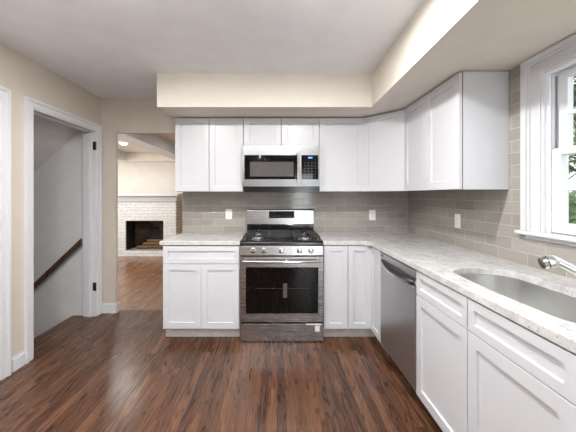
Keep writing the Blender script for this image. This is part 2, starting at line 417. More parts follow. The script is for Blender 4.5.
# ---- door frames on the left wall
def doorframe(n, y0, y1, hinge=True):
    r = structroot('door_%d' % n, (LW, (y0+y1)/2, 0))
    zt = DZ-.02
    bm = BM(); box(bm, -2.135, -1.995, y0, y0+.02, 0, zt+.02); box(bm, -2.135, -1.995, y1-.02, y1, 0, zt+.02)
    box(bm, -2.135, -1.995, y0+.02, y1-.02, zt, zt+.02); obj('door_jamb', bm, M['trim'], r, .0015)
    bm = BM(); box(bm, -2.085, -2.05, y0+.02, y0+.032, 0, zt); box(bm, -2.085, -2.05, y1-.032, y1-.02, 0, zt)
    box(bm, -2.085, -2.05, y0+.032, y1-.032, zt-.012, zt); obj('door_stop', bm, M['trim'], r, .0015)
    # stepped casing
    bm = BM(); a, b = y0+.016, y1-.016; zz = zt+.004
    for o0, o1, t in ((0, .012, .010), (.012, .052, .015), (.052, .060, .019), (.060, .080, .024)):
        X0, X1 = LW, LW+t
        box(bm, X0, X1, a-o1, a-o0, 0, zz+o1); box(bm, X0, X1, b+o0, b+o1, 0, zz+o1); box(bm, X0, X1, a-o0, b+o0, zz+o0, zz+o1)
    obj('door_casing', bm, M['trim'], r, .0015)
    if hinge:
        for z in (1.88, .33):
            bm = BM(); box(bm, -2.026, -1.998, y1-.0225, y1-.0195, z-.045, z+.045); cyl(bm, (-1.992, y1-.024, z-.048), (0,0,1), .006, .096, 10)
            obj('hinge', bm, M['hinge'], r, label='aged bronze hinge')
        bm = BM(); box(bm, -2.03, -2.0, y0+.0195, y0+.0225, .96, 1.02); obj('strike_plate', bm, M['hinge'], r)
    return r
doorframe(1, D0, D1)
d2 = doorframe(2, E0, E1, False)
# the second door's closed leaf with two panels
bm = BM(); box(bm, -2.12, -2.086, E0+.022, E1-.022, .008, 2.03)
for z0, z1 in ((.22, .95), (1.08, 1.88)):
    box(bm, -2.086, -2.080, E0+.14, E1-.14, z0, z1)
leaf = obj('door_leaf', bm, M['trim'], d2, .003)
bm = BM(); lathe(bm, (-2.086, E1-.09, .96), (1,0,0), [(0,.026),(.006,.026),(.008,.010),(.03,.010),(.036,.024),(.052,.027),(.06,.018)]); 
obj('door_knob', bm, M['hinge'], leaf, smooth=True)

# ---- stairwell behind the first door
SW = 3.20
struct('wall_stairwell', box(BM(), -4.2, -2.135, SW, 3.27, -2.6, 2.6), M['well'])
struct('wall_stairwell_near', box(BM(), -4.2, -2.135, 2.12, 2.2, -2.6, 2.6), M['well'])
struct('wall_stairwell_end', box(BM(), -4.28, -4.2, 2.12, 3.27, -2.6, 2.6), M['well'])
bm = BM(); sl = .9
def zs(x): return 2.064 + sl*(x+2.178)
prism(bm, [(-2.135, zs(-2.135)), (-4.2, zs(-4.2)), (-4.2, zs(-4.2)+.15), (-2.135, zs(-2.135)+.15)], 'Y', 2.2, SW)
struct('ceiling_stairwell', bm, M['well'])
r = structroot('floor_stairs', (-2.3, 2.7, 0))
bm = BM(); box(bm, -2.275, -2.25, 2.2, SW, -.032, .001); obj('landing_nosing', bm, M['tread'], r, .004)
for i in range(9):
    x1 = -2.25-.213*i; z = -.19*(i+1)
    bm = BM(); box(bm, x1-.238, x1, 2.2, SW, z-.028, z); obj('stair_tread', bm, M['tread'], r, .004)
    bm = BM(); box(bm, x1-.018, x1, 2.2, SW, z, z+.19-(.032 if i == 0 else .028)); obj('stair_riser', bm, M['trim'], r)

# ---- window over the sink
w = structroot('window_1', (RW+.05, (WY0+WY1)/2, WZ0))
bm = BM()
for o0, o1, t in ((0, .02, .012), (.02, .045, .018), (.045, .085, .014), (.085, .10, .022), (.10, .135, .032)):
    th = min(o1, .115) if o1 > .1 else o1
    tz = [x*.85 for x in (o0, o1)]
    X0, X1 = RW-t, RW
    box(bm, X0, X1, WY1+o0, WY1+o1, WZ0, WZ1+tz[1]); box(bm, X0, X1, WY0-o1, WY0-o0, WZ0, WZ1+tz[1])
    box(bm, X0, X1, WY0-o0, WY1+o0, WZ1+tz[0], WZ1+tz[1])
obj('window_casing', bm, M['trim'], w, .0025)
bm = BM(); box(bm, RW-.055, RW+.035, WY0-.16, WY1+.155, WZ0-.022, WZ0)
obj('window_stool', bm, M['trim'], w, .008, seg=3)
bm = BM(); box(bm, RW-.016, RW-.001, WY0-.12, WY1+.12, WZ0-.045, WZ0-.022); obj('window_apron', bm, M['trim'], w, .002)
bm = BM()
box(bm, RW, XR, WY1-.0, WY1+.018, WZ0, WZ1+.018); box(bm, RW, XR, WY0-.018, WY0, WZ0, WZ1+.018); box(bm, RW, XR, WY0, WY1, WZ1, WZ1+.018)
box(bm, RW+.035, XR+.03, WY0, WY1, WZ0-.015, WZ0+.004)
for z0 in (0,):
    box(bm, RW+.004, RW+.014, WY1-.016, WY1, WZ0, WZ1); box(bm, RW+.004, RW+.014, WY0, WY0+.016, WZ0, WZ1)
    box(bm, RW+.0, RW+.014, WY0, WY1, WZ1-.016, WZ1)
obj('window_frame', bm, M['vinyl'], w, .0015)
bm = BM(); box(bm, RW+.050, RW+.056, WY1-.008, WY1-.0005, WZ0+.45, WZ1-.02); box(bm, RW+.018, RW+.026, WY1-.006, WY1-.0005, WZ0+.46, WZ1-.02)
obj('sash_channel', bm, M['track'], w)
def sash(x0, x1, z0, z1, name):
    a, b = WY0+.014, WY1-.014
    bm = BM(); st = .048; bt = .055 if name == 'lower_sash' else .036; tp = .036 if name == 'lower_sash' else .045
    box(bm, x0, x1, a, a+st, z0, z1); box(bm, x0, x1, b-st, b, z0, z1)
    box(bm, x0, x1, a+st, b-st, z0, z0+bt); box(bm, x0, x1, a+st, b-st, z1-tp, z1)
    s = obj(name, bm, M['vinyl'], w, .0025)
    bm = BM(); zm = (z0+bt+z1-tp)/2; xm = (x0+x1)/2
    box(bm, xm-.011, xm+.011, a+st, b-st, zm-.009, zm+.009)
    for k in (1, 2):
        y = a+st+(b-a-2*st)*k/3; box(bm, xm-.011, xm+.011, y-.009, y+.009, z0+bt, z1-tp)
    obj('muntin_bars', bm, M['vinyl'], s, .002)
    bm = BM(); box(bm, xm-.002, xm+.002, a+st-.004, b-st+.004, z0+bt-.004, z1-tp+.004); obj('window_pane', bm, M['glass'], s)
zm = (WZ0+WZ1)/2
sash(RW+.018, RW+.050, WZ0+.006, zm+.018, 'lower_sash')
sash(RW+.056, RW+.088, zm-.018, WZ1-.004, 'upper_sash')

# ---- rear window (behind the camera)
w2 = structroot('window_2', (.81, REAR, .10))
bm = BM()
for x0, x1 in ((.5, .55), (1.07, 1.12)): box(bm, x0, x1, REAR-.08, REAR-.03, .10, 2.2)
for z0, z1 in ((.10, .18), (2.14, 2.2)): box(bm, .55, 1.07, REAR-.08, REAR-.03, z0, z1)
obj('window_frame', bm, M['vinyl'], w2, .002)
bm = BM(); box(bm, .545, 1.075, REAR-.057, REAR-.053, .15, 2.15); obj('window_pane', bm, M['glass'], w2)
bm = BM()
box(bm, .42, .5, REAR, REAR+.018, 0, 2.28); box(bm, 1.12, 1.20, REAR, REAR+.018, 0, 2.28); box(bm, .5, 1.12, REAR, REAR+.018, 2.2, 2.28)
obj('window_casing', bm, M['trim'], w2, .002)

# ---- far room shell
struct('wall_far', box(BM(), -5.0, 1.2, 6.76, 6.9, 0, 2.4), M['farwall'])
struct('wall_far_right', box(BM(), 1.2, 1.3, 3.39, 6.9, 0, 2.4), M['farwall'])
bm = BM(); box(bm, -5.1, -5, 3.27, 4.3, 0, 2.4); box(bm, -5.1, -5, 5.7, 6.9, 0, 2.4); box(bm, -5.1, -5, 4.3, 5.7, 0, .5); box(bm, -5.1, -5, 4.3, 5.7, 2.1, 2.4)
struct('wall_far_left', bm, M['farwall'])
struct('wall_far_near', box(BM(), -5.0, -2.13, 3.271, 3.31, 0, 2.4), M['farwall'])
w3 = structroot('added_window_3', (-5.05, 5, .5))  # side window added out of view to bring more light into the far room
bm = BM(); box(bm, -5.07, -5.02, 4.3, 4.35, .5, 2.1); box(bm, -5.07, -5.02, 5.65, 5.7, .5, 2.1); box(bm, -5.07, -5.02, 4.35, 5.65, .5, .55); box(bm, -5.07, -5.02, 4.35, 5.65, 2.05, 2.1); box(bm, -5.07, -5.02, 4.98, 5.02, .55, 2.05)
obj('window_frame', bm, M['vinyl'], w3, .002)
bm = BM(); box(bm, -5.048, -5.044, 4.34, 5.66, .54, 2.06); obj('window_pane', bm, M['glass'], w3)
# boxed ceiling beams of the far room
struct('trim_2', box(BM(), -2.25, -1.95, 3.31, 6.56, 2.12, 2.32), M['trim'], .003)
struct('trim_3', box(BM(), -3.72, -3.42, 3.31, 6.56, 2.12, 2.32), M['trim'], .003)
struct('trim_4', box(BM(), -5.0, 1.2, 6.56, 6.76, 2.12, 2.32), M['farceil'], .003)
struct('trim_5', box(BM(), -.75, -.45, 3.31, 6.56, 2.12, 2.32), M['trim'], .003)
bm = BM(); box(bm, -5.0, -3.61, 6.745, 6.76, 0, .12); box(bm, -2.2, 1.2, 6.745, 6.76, 0, .12); struct('baseboard_far', bm, M['trim'])

# ---- outdoors
struct('floor_garden', box(BM(), XR+.02, 60, -20, 60, -.62, -.55), M['grass'])

# =================================================================== CABINETS
def shaker(width, height, rail=.057, t=.020, rec=.010):
    """local: x 0..width, back at y 0, front at y -t, z 0..height"""
    bm = BM(); W_, H_ = width, height
    def loop(ins, y): return [bm.verts.new(p) for p in ((ins, y, ins), (W_-ins, y, ins), (W_-ins, y, H_-ins), (ins, y, H_-ins))]
    L0 = loop(0, 0); L1 = loop(0, -t+.0012); L2 = loop(.0012, -t); L3 = loop(rail, -t); L4 = loop(rail+.0025, -t+rec)
    for A, B in ((L0, L1), (L1, L2), (L2, L3), (L3, L4)):
        for i in range(4): bm.faces.new((A[i], A[(i+1)%4], B[(i+1)%4], B[i]))
    bm.faces.new(L4); bm.faces.new(L0[::-1]); return bm
def front(name, parent, origin, ang, width, height, rail=.057):
    bm = shaker(width, height, rail)
    for v in bm.verts: v.co.y -= .003      # stands off the carcass on its bumpers
    bm.transform(Matrix.Translation(origin) @ Matrix.Rotation(ang, 4, 'Z'))
    return obj(name, bm, M['cab'], parent)
G = .0028
UZ0, UZ1 = 1.372, 2.128
UF = BW-.305       # carcass front plane of the wall cabinets
def carcass(parent, x0, x1, y0, y1, z0, z1):
    o = obj('cabinet_body', box(BM(), x0+.0035, x1-.0035, y0, y1, z0, z1), M['gapshade'], parent)
    obj('end_panel', box(BM(), x0+.0006, x0+.0034, y0+.012, y1, z0, z1), M['cab'], parent); obj('end_panel', box(BM(), x1-.0034, x1-.0006, y0+.012, y1, z0, z1), M['cab'], parent)
    return o
# wall cabinets on the back wall
def wallcab(x0, x1, z0, ndoor, label, grp='white shaker wall cabinets'):
    t = thing('wall_cabinet', ((x0+x1)/2, BW-.01, z0), label, 'cabinet', grp)
    carcass(t, x0, x1, UF, BW-.0005, z0, UZ1)
    w_ = (x1-x0)/ndoor
    for k in range(ndoor):
        front('cabinet_door', t, (x0+w_*k+G, UF, z0+.002), 0, w_-2*G, UZ1-z0-.006)
    return t
wallcab(-1.044, -.345, UZ0, 2, 'white wall cabinet with two tall doors at the far left, beside the doorway')
wallcab(-.344, .430, 1.832, 2, 'short white wall cabinet with two low doors directly above the microwave')
wallcab(.431, .888, UZ0, 1, 'single-door white wall cabinet just right of the microwave')
# corner wall cabinet
cy = 2.652; cx = RW-.305
t = thing('wall_cabinet', (1.2, BW-.15, UZ0), 'diagonal corner white wall cabinet with one angled door', 'cabinet', 'white shaker wall cabinets')
bm = BM(); prism(bm, [(.889, BW-.0105), (.889, UF), (cx, cy+.0006), (RW-.0105, cy+.0006), (RW-.0105, BW-.0105)], 'Z', UZ0, UZ1)
obj('cabinet_body', bm, M['gapshade'], t)
dx, dy = cx-.889, cy-UF; ln = math.hypot(dx, dy); an = math.atan2(dy, dx)
front('cabinet_door', t, (.889+dx/ln*.010, UF+dy/ln*.010, UZ0+.002), an, ln-.018, UZ1-UZ0-.006)
# right wall cabinet
ey = 1.846
t = thing('wall_cabinet', (1.33, (cy+ey)/2, UZ0), 'white wall cabinet on the window wall with two doors and a plain end panel', 'cabinet', 'white shaker wall cabinets')
obj('cabinet_body', box(BM(), cx, RW-.0105, ey+.004, cy-.0006, UZ0, UZ1), M['gapshade'], t)
obj('end_panel', box(BM(), cx+.004, RW-.0105, ey, ey+.0039, UZ0, UZ1), M['cab'], t, label='plain white end panel')
hw = (cy-ey)/2
for k in range(2):
    front('cabinet_door', t, (cx, cy-hw*k-G-(.006 if k == 0 else 0), UZ0+.002), -PI/2, hw-2*G-(.006 if k == 0 else 0), UZ1-UZ0-.006)

# base cabinets
BF = 2.670; CT = .876
TOE = .105
t = thing('base_cabinet', (-.69, 2.95, 0), 'white base cabinet left of the stove with one wide drawer over two doors', 'cabinet', 'white shaker base cabinets')
carcass(t, -1.05, -.345, BF, BW-.0005, TOE, CT)
obj('toe_kick', box(BM(), -1.046, -.349, BF+.05, BW-.02, 0, TOE), M['toe'], t, label='scuffed white toe kick')
front('drawer_front', t, (-1.048, BF, .706), 0, .701, .160, .045)
for k in range(2): front('cabinet_door', t, (-1.048+.3515*k, BF, TOE+.002), 0, .3495, .594)
# small corner piece right of the stove
t = thing('base_cabinet', (.9, 2.95, 0), 'white corner base cabinet between stove and dishwasher with narrow full-height doors', 'cabinet', 'white shaker base cabinets')
RF = .884           # carcass front plane of the right run
bm = BM(); prism(bm, [(.428, BW-.0105), (.428, BF), (RF, BF), (RF, 2.399), (RW-.0105, 2.399), (RW-.0105, BW-.0105)], 'Z', TOE, CT); obj('cabinet_body', bm, M['gapshade'], t)
bm = BM(); prism(bm, [(.432, BW-.02), (.432, BF+.05), (RF+.05, BF+.05), (RF+.05, 2.41), (RW-.02, 2.41), (RW-.02, BW-.02)], 'Z', 0, TOE); obj('toe_kick', bm, M['toe'], t, label='scuffed white toe kick')
front('cabinet_door', t, (.434, BF, TOE+.002), 0, .216, .764, .05)
front('cabinet_door', t, (.655, BF, TOE+.002), 0, .208, .764, .05)
front('cabinet_door', t, (RF, BF-.022, TOE+.002), -PI/2, .246, .764, .05)
# sink base and the cabinet after it
def rightbase(y1, y0, n, label, split=.61):
    t = thing('base_cabinet', (1.2, (y0+y1)/2, 0), label, 'cabinet', 'white shaker base cabinets')
    obj('cabinet_body', box(BM(), RF, RW-.0105, y0+.0006, y1-.0006, TOE, .66), M['gapshade'], t)
    # upper rim of the carcass around the bowl
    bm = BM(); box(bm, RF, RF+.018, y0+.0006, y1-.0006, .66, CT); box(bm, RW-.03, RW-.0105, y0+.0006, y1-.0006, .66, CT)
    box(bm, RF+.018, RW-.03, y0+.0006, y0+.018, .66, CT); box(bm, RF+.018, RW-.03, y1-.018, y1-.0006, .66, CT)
    obj('cabinet_rim', bm, M['gapshade'], t)
    obj('toe_kick', box(BM(), RF+.045, RW-.02, y0+.002, y1-.002, 0, TOE), M['darktoe'], t, label='dark brown toe kick')
    w_ = (y1-y0)/n
    for k in range(n):
        front('drawer_front', t, (RF, y1-w_*k-G, .727), -PI/2, w_-2*G, .142, .040)
        front('cabinet_door', t, (RF, y1-w_*k-G, TOE+.002), -PI/2, w_-2*G, .615)
rightbase(1.783, .823, 2, 'white sink base cabinet with two false drawer fronts and two doors, below the window')
rightbase(.820, -.08, 2, 'white base cabinet nearest the viewer, cut off by the right edge, after the sink cabinet')

# ---- worktops
def slab(outer, holes, z0, z1, name, label, loc):
    bm = BM(); edges = []
    for lp in [outer]+holes:
        vs = [bm.verts.new((p[0], p[1], z1)) for p in lp]
        edges += [bm.edges.new((vs[i], vs[(i+1)%len(vs)])) for i in range(len(vs))]
    r_ = bmesh.ops.triangle_fill(bm, use_beauty=True, use_dissolve=False, edges=edges)
    fs = [f for f in bm.faces]
    ex = bmesh.ops.extrude_face_region(bm, geom=fs)
    for v in [g for g in ex['geom'] if isinstance(g, bmesh.types.BMVert)]: v.co.z = z0
    bmesh.ops.dissolve_limit(bm, angle_limit=.01, verts=bm.verts, edges=bm.edges)
    o = obj(name, bm, M['granite'], None, .003); tag(o, label, 'countertop', 'speckled white granite countertops'); return o
CF = 2.640; CX = .848
slab([(-1.078, CF), (-.340, CF), (-.340, BW-.0105), (-1.066, BW-.0105)], [], CT+.0005, .914, 'countertop', 'short speckled white granite countertop left of the stove', 0)
def rrect(x0, x1, y0, y1, r, n=7):
    pts = []
    for cx_, cy_, a0 in ((x1-r, y1-r, 0), (x0+r, y1-r, 90), (x0+r, y0+r, 180), (x1-r, y0+r, 270)):
        for k in range(n+1):
            a = math.radians(a0+90*k/n); pts.append((cx_+r*math.cos(a), cy_+r*math.sin(a)))
    return pts
SX0, SX1, SY0, SY1 = .965, 1.31, .95, 1.60
SXM, SYM, SHX, SHY = (SX0+SX1)/2, (SY0+SY1)/2, (SX1-SX0)/2, (SY1-SY0)/2
def sinkloop(g):
    # bowed oblong: the ends and sides bulge outwards between tight corners
    hx, hy = SHX+g, SHY+g; pts = []
    for p in rrect(-hx, hx, -hy, hy, max(.05+g, .02), 5):
        pts.append(p)
    out = []
    for i, p in enumerate(pts):
        q = pts[(i+1) % len(pts)]; n = max(1, int(math.hypot(q[0]-p[0], q[1]-p[1])/.03))
        if math.hypot(q[0]-p[0], q[1]-p[1]) > .1: n = 10
        else: n = 1
        for k in range(n): out.append((p[0]+(q[0]-p[0])*k/n, p[1]+(q[1]-p[1])*k/n))
    return [(SXM+x*(1+.08*(1-(y/hy)**2)), SYM+y*(1+.22*(1-(x/hx)**2))) for x, y in out]
arc = [(CX-.09+.09*math.sin(a), CF-.09+.09*math.cos(a)) for a in [k*PI/2/8 for k in range(9)]]
# inside corner of the L: fillet sweeping outwards
fil = []
R_ = .075
for k in range(9):
    a = math.radians(90-90*k/8); fil.append((CX-R_+R_*math.cos(a), CF-R_+R_*math.sin(a)))
outer = [(.424, CF)] + fil + [(CX+.012, .2), (CX+.014, -.09), (RW-.0105, -.09), (RW-.0105, BW-.0105), (.424, BW-.0105)]
slab(outer, [sinkloop(0)], CT+.0005, .914, 'countertop', 'long L-shaped speckled white granite countertop running from the stove round to the sink', 0)

# ---- sink
t = thing('kitchen_sink', ((SX0+SX1)/2, (SY0+SY1)/2, .68), 'undermount stainless steel single-bowl sink set in the granite below the window', 'sink')
bm = BM(); loops = []
for g, z in ((.020, .8755), (.003, .8755), (.003, .872), (-.002, .80), (-.006, .74), (-.016, .715), (-.040, .698), (-.075, .692)):
    loops.append([bm.verts.new((p[0], p[1], z)) for p in sinkloop(g)])
for A, B in zip(loops, loops[1:]):
    n = len(A)
    for i in range(n): bm.faces.new((A[i], A[(i+1)%n], B[(i+1)%n], B[i]))
bm.faces.new(loops[-1])
o = obj('sink_bowl', bm, M['sink'], t, smooth=True)
m_ = o.modifiers.new('solid', 'SOLIDIFY'); m_.thickness = .0012; m_.offset = -1
bm = BM(); lathe(bm, ((SX0+SX1)/2, (SY0+SY1)/2, .6925), (0,0,1), [(0,.045),(.002,.045),(.0035,.040),(.001,.030),(.0005,.004)]); obj('drain', bm, M['polish'], t, smooth=True)

# ---- faucet
t = thing('kitchen_faucet', (1.388, 1.108, .914), 'brushed nickel pull-out kitchen faucet reaching over the sink', 'faucet')
bm = BM(); lathe(bm, (1.388, 1.108, .9142), (0,0,1), [(0,.032),(.006,.032),(.010,.027),(.05,.025),(.075,.026),(.088,.018),(.092,.004)], 28); obj('faucet_body', bm, M['chrome'], t, smooth=True)
A = Vector((1.385, 1.11, .945)); B = Vector((1.172, 1.216, 1.060)); Mi = Vector((1.262, 1.17, .998))
d = (B-A).normalized()
bm = BM(); tube(bm, [A, A.lerp(Mi, .5)+Vector((0,0,-.002)), Mi, Mi.lerp(B, .5)+Vector((0,0,.002)), B], [.0205, .0195, .0185, .0175, .0170], 20); obj('spout', bm, M['chrome'], t, smooth=True)
hd = Vector((-.84, .42, -.26)).normalized()
bm = BM(); H0 = B + Vector((.006, 0, -.004))
lathe(bm, H0, hd, [(-.012,.010),(-.008,.018),(0,.0245),(.012,.0275),(.026,.0275)], 28); s = obj('spray_head', bm, M['chrome'], t, smooth=True)
bm = BM(); lathe(bm, H0, hd, [(.026,.0262),(.031,.0262)], 28); obj('head_ring', bm, M['rubber'], s, smooth=True)
bm = BM(); lathe(bm, H0, hd, [(.031,.0275),(.044,.0265)], 28); obj('head_collar', bm, M['polish'], s, smooth=True)
bm = BM(); lathe(bm, H0, hd, [(.044,.0245),(.050,.0235),(.054,.020),(.055,.004)], 28); obj('spray_face', bm, M['rubber'], s, smooth=True, label='dark rubber spray face')
bm = BM(); tube(bm, [(1.388, 1.108, .992), (1.39, 1.07, 1.02), (1.39, 1.01, 1.045)], [.009, .008, .006], 12); obj('lever', bm, M['chrome'], t, smooth=True)

# =================================================================== STOVE
RX0, RX1 = -.338, .422; rc = (RX0+RX1)/2
t = thing('gas_range', (rc, 2.93, 0), 'stainless steel freestanding gas stove with black cooktop and oven window', 'stove')
obj('body', box(BM(), RX0+.003, RX1-.003, 2.665, 3.24, .03, .905), M['dkgrey'], t, .003)
for x in (RX0+.05, RX1-.05):
    for y in (2.70, 3.18): obj('foot', cyl(BM(), (x, y, 0), (0,0,1), .018, .030, 14), M['dkgrey'], t)
bm = BM(); prism(bm, [(2.628, .876), (2.622, .886), (2.624, .905), (2.64, .918), (3.185, .918), (3.185, .876)], 'X', RX0, RX1); ck = obj('cooktop', bm, M['black'], t, .002, label='black enamel cooktop')
# control panel, sloping a little
bm = BM(); prism(bm, [(2.622, .785), (2.610, .79), (2.616, .874), (2.66, .876), (2.66, .785)], 'X', RX0+.001, RX1-.001); cp = obj('control_panel', bm, M['steel'], t, .002)
for px in (253, 263.7, 281.3, 299.5, 311):
    x = (px-277)*2.61/288
    bm = BM(); lathe(bm, (x, 2.6135, .833), (0,-1,0), [(0,.026),(.004,.026),(.006,.020),(.026,.0185),(.031,.016),(.032,.003)], 26); k_ = obj('knob', bm, M['polish'], cp, smooth=True)
    obj('pointer', box(BM(), x-.002, x+.002, 2.5805, 2.5835, .836, .849), M['dkgrey'], k_)
# oven door with window and handle
bm = BM()
dz0, dz1, wx0, wx1, wz0, wz1 = .186, .778, -.284, .376, .262, .682
yF = 2.612
box(bm, RX0+.002, wx0, yF, 2.66, dz0, dz1); box(bm, wx1, RX1-.002, yF, 2.66, dz0, dz1); box(bm, wx0, wx1, yF, 2.66, dz0, wz0); box(bm, wx0, wx1, yF, 2.66, wz1, dz1)
bmesh.ops.remove_doubles(bm, verts=bm.verts, dist=.00005)
od = obj('oven_door', bm, M['steel'], t, 0)
obj('oven_window', box(BM(), wx0, wx1, yF+.002, yF+.012, wz0, wz1), M['blackglass'], od, label='black glass oven window')
bm = BM()
for z in (.49,): 
    for k in range(1): tube(bm, [(wx0+.09, yF+.0005, z-.006*k), (wx1-.09, yF+.0005, z-.006*k)], .0011, 6)
obj('rack_line', bm, M['dkgrey'], od)
obj('sticker', box(BM(), .055, .092, yF+.0005, yF+.0019, .405, .535), M['greyglass'], od, label='narrow grey label on the oven glass')
bm = BM(); zc = .742
pts = [(RX0+.03+(RX1-RX0-.06)*k/16, yF-.040-.014*math.sin(PI*k/16), zc) for k in range(17)]
tube(bm, pts, .0115, 14)
for x in (RX0+.045, RX1-.045): tube(bm, [(x, yF+.002, zc), (x, yF-.042, zc)], [.012, .010], 12)
obj('door_handle', bm, M['polish'], od, smooth=True)
# warming drawer
bm = BM(); box(bm, RX0+.002, RX1-.002, yF+.004, 2.66, .008, .166); dr = obj('storage_drawer', bm, M['steel'], t, .003)
bm = BM(); box(bm, RX0+.004, RX1-.004, 2.63, 2.66, .001, .008); obj('kick_strip', bm, M['black'], t)
obj('sticker', box(BM(), .345, .387, yF+.0025, yF+.0039, .098, .150), M['sticker'], dr, label='white square label on the drawer')
obj('sticker', box(BM(), .262, .400, yF+.001, yF+.0039, .158, .170), M['sticker'], dr, label='white paper strip along the drawer top')
# backguard
bm = BM(); prism(bm, [(3.186, 1.015), (3.19, 1.17), (3.20, 1.180), (3.245, 1.180), (3.245, .90), (3.21, .90), (3.21, 1.015)], 'X', -.336, .408); bg = obj('backguard', bm, M['steel'], t, .003)
obj('rear_vent', box(BM(), -.330, .402, 3.175, 3.21, .918, 1.013), M['black'], t, .002, label='black vent riser behind the burners')
obj('display_panel', box(BM(), -.088, .192, 3.183, 3.19, 1.083, 1.160), M['blackglass'], bg)
for r_ in range(3):
    for c_ in range(14):
        if r_ == 2 and c_ in (3, 4, 5): continue
        x = -.078+c_*.0195; z = 1.094+r_*.021
        obj('display_key', box(BM(), x, x+.006, 3.1815, 3.1831, z, z+(.003 if r_ else .005)), M['button'], bg)
# burners
for bx, by, br in ((-.185, 2.78, .048), (-.185, 3.04, .040), (rc, 2.92, .038), (.270, 2.78, .052), (.270, 3.04, .036)):
    bm = BM(); lathe(bm, (bx, by, .918), (0,0,1), [(0,br*1.25),(.004,br*1.25),(.008,br),(.014,br*.95)], 28); b_ = obj('burner', bm, M['polish'], ck, smooth=True, label='bright aluminium burner ring')
for bx, by, br in ((-.185, 2.78, .036), (-.185, 3.04, .030), (rc, 2.92, .030), (.270, 2.78, .040), (.270, 3.04, .027)):
    bm = BM(); lathe(bm, (bx, by, .932), (0,0,1), [(0,br),(.006,br),(.009,br*.85)], 28); obj('burner_cap', bm, M['iron'], ck, smooth=True)
# grates: three cast-iron sections
def grate(x0, x1, mid):
    bm = BM(); y0, y1, z0, z1 = 2.662, 3.150, .945, .957; b = .010
    box(bm, x0, x1, y0, y0+b, z0, z1); box(bm, x0, x1, y1-b, y1, z0, z1); box(bm, x0, x0+b, y0+b, y1-b, z0, z1); box(bm, x1-b, x1, y0+b, y1-b, z0, z1)
    ym = (y0+y1)/2
    if mid:
        for k in (1, 2, 3, 4): y = y0+(y1-y0)*k/5; box(bm, x0+b, x1-b, y-b/2, y+b/2, z0, z1+.002)
    else:
        box(bm, x0+b, x1-b, ym-b/2, ym+b/2, z0, z1)
        xm = (x0+x1)/2
        for yc in ((y0+ym)/2, (y1+ym)/2):
            box(bm, x0+b, xm-.028, yc-b/2, yc+b/2, z0, z1+.003); box(bm, xm+.028, x1-b, yc-b/2, yc+b/2, z0, z1+.003)
            box(bm, xm-b/2, xm+b/2, yc+.028, yc+(ym-y0)/2-b/2, z0, z1+.003); box(bm, xm-b/2, xm+b/2, yc-(ym-y0)/2+b/2, yc-.028, z0, z1+.003)
    for x in (x0, x1-b):
        for y in (y0, ym-b/2, y1-b): box(bm, x, x+b, y, y+b, .9182, z0)
    return obj('burner_grate', bm, M['iron'], ck, .002)
grate(RX0+.022, -.078, False); grate(-.074, .158, True); grate(.162, RX1-.022, False)

# =================================================================== MICROWAVE
MX0, MX1 = -.343, .427
t = thing('microwave', ((MX0+MX1)/2, 3.07, 1.40), 'stainless over-the-range microwave with black window hung above the stove', 'microwave')
yM = 2.872
obj('body', box(BM(), MX0+.002, MX1-.002, yM+.03, BW-.0105, 1.382, 1.829), M['dkgrey'], t, .003)
bm = BM(); ax0, ax1, az0, az1 = -.325, .222, 1.494, 1.736
dz0, dz1 = 1.424, 1.828
box(bm, MX0, ax0, yM, yM+.03, dz0, dz1); box(bm, ax1, .243, yM, yM+.03, dz0, dz1); box(bm, ax0, ax1, yM, yM+.03, dz0, az0); box(bm, ax0, ax1, yM, yM+.03, az1, dz1)
bmesh.ops.remove_doubles(bm, verts=bm.verts, dist=.00005)
md = obj('microwave_door', bm, M['steelM'], t)
gl = obj('door_glass', box(BM(), ax0, ax1, yM+.001, yM+.01, az0, az1), M['blackglass'], md, label='black glass door window')
obj('window_screen', box(BM(), -.270, .165, yM-.0002, yM+.0012, 1.522, 1.668), M['greyglass'], gl, label='grey see-through screen of the door')
bm = BM(); hx = .207
tube(bm, [(hx, yM-.038, 1.462), (hx, yM-.040, 1.60), (hx, yM-.038, 1.772)], (.011), 14)
for z in (1.476, 1.758): tube(bm, [(hx, yM+.002, z), (hx, yM-.038, z)], .009, 10)
obj('door_handle', bm, M['polish'], md, smooth=True)
bm = BM(); box(bm, .245, MX1, yM, yM+.03, dz0, az0); box(bm, .245, MX1, yM, yM+.03, az1, dz1); box(bm, .412, MX1, yM, yM+.03, az0, az1)
bmesh.ops.remove_doubles(bm, verts=bm.verts, dist=.00005)
cp = obj('panel_frame', bm, M['steelM'], t)
kp = obj('control_panel', box(BM(), .2455, .412, yM+.001, yM+.01, az0, az1), M['blackglass'], t, label='black touch control panel')
obj('clock', box(BM(), .312, .352, yM-.0004, yM+.0012, 1.703, 1.718), M['clock'], kp, label='small blue lit clock')
for r_ in range(6):
    for c_ in range(4):
        x = .268+c_*.035; z = 1.515+r_*.028; obj('key', box(BM(), x+.006, x+.014, yM-.0002, yM+.0012, z, z+.005), M['button'], kp)
bm = BM(); box(bm, MX0+.01, MX1-.01, yM+.02, BW-.05, 1.368, 1.382)
for k in range(30):
    x = MX0+.03+k*.0245; box(bm, x, x+.012, yM+.006, yM+.02, 1.386, 1.416)
box(bm, MX0+.006, MX1-.006, yM+.02, yM+.03, 1.382, 1.424)
obj('vent_grille', bm, M['black'], t, label='black vent grille along the underside')

# =================================================================== DISHWASHER
t = thing('dishwasher', (1.17, 2.09, 0), 'stainless steel dishwasher with bowed top handle beside the corner cabinet', 'dishwasher')
Y0, Y1 = 1.787, 2.394
obj('tub_body', box(BM(), RF+.01, RW-.05, Y0+.004, Y1-.004, .10, .868), M['dkgrey'], t)
obj('toe_kick', box(BM(), RF+.045, RW-.06, Y0+.004, Y1-.004, 0, .10), M['darktoe'], t, label='dark toe kick')
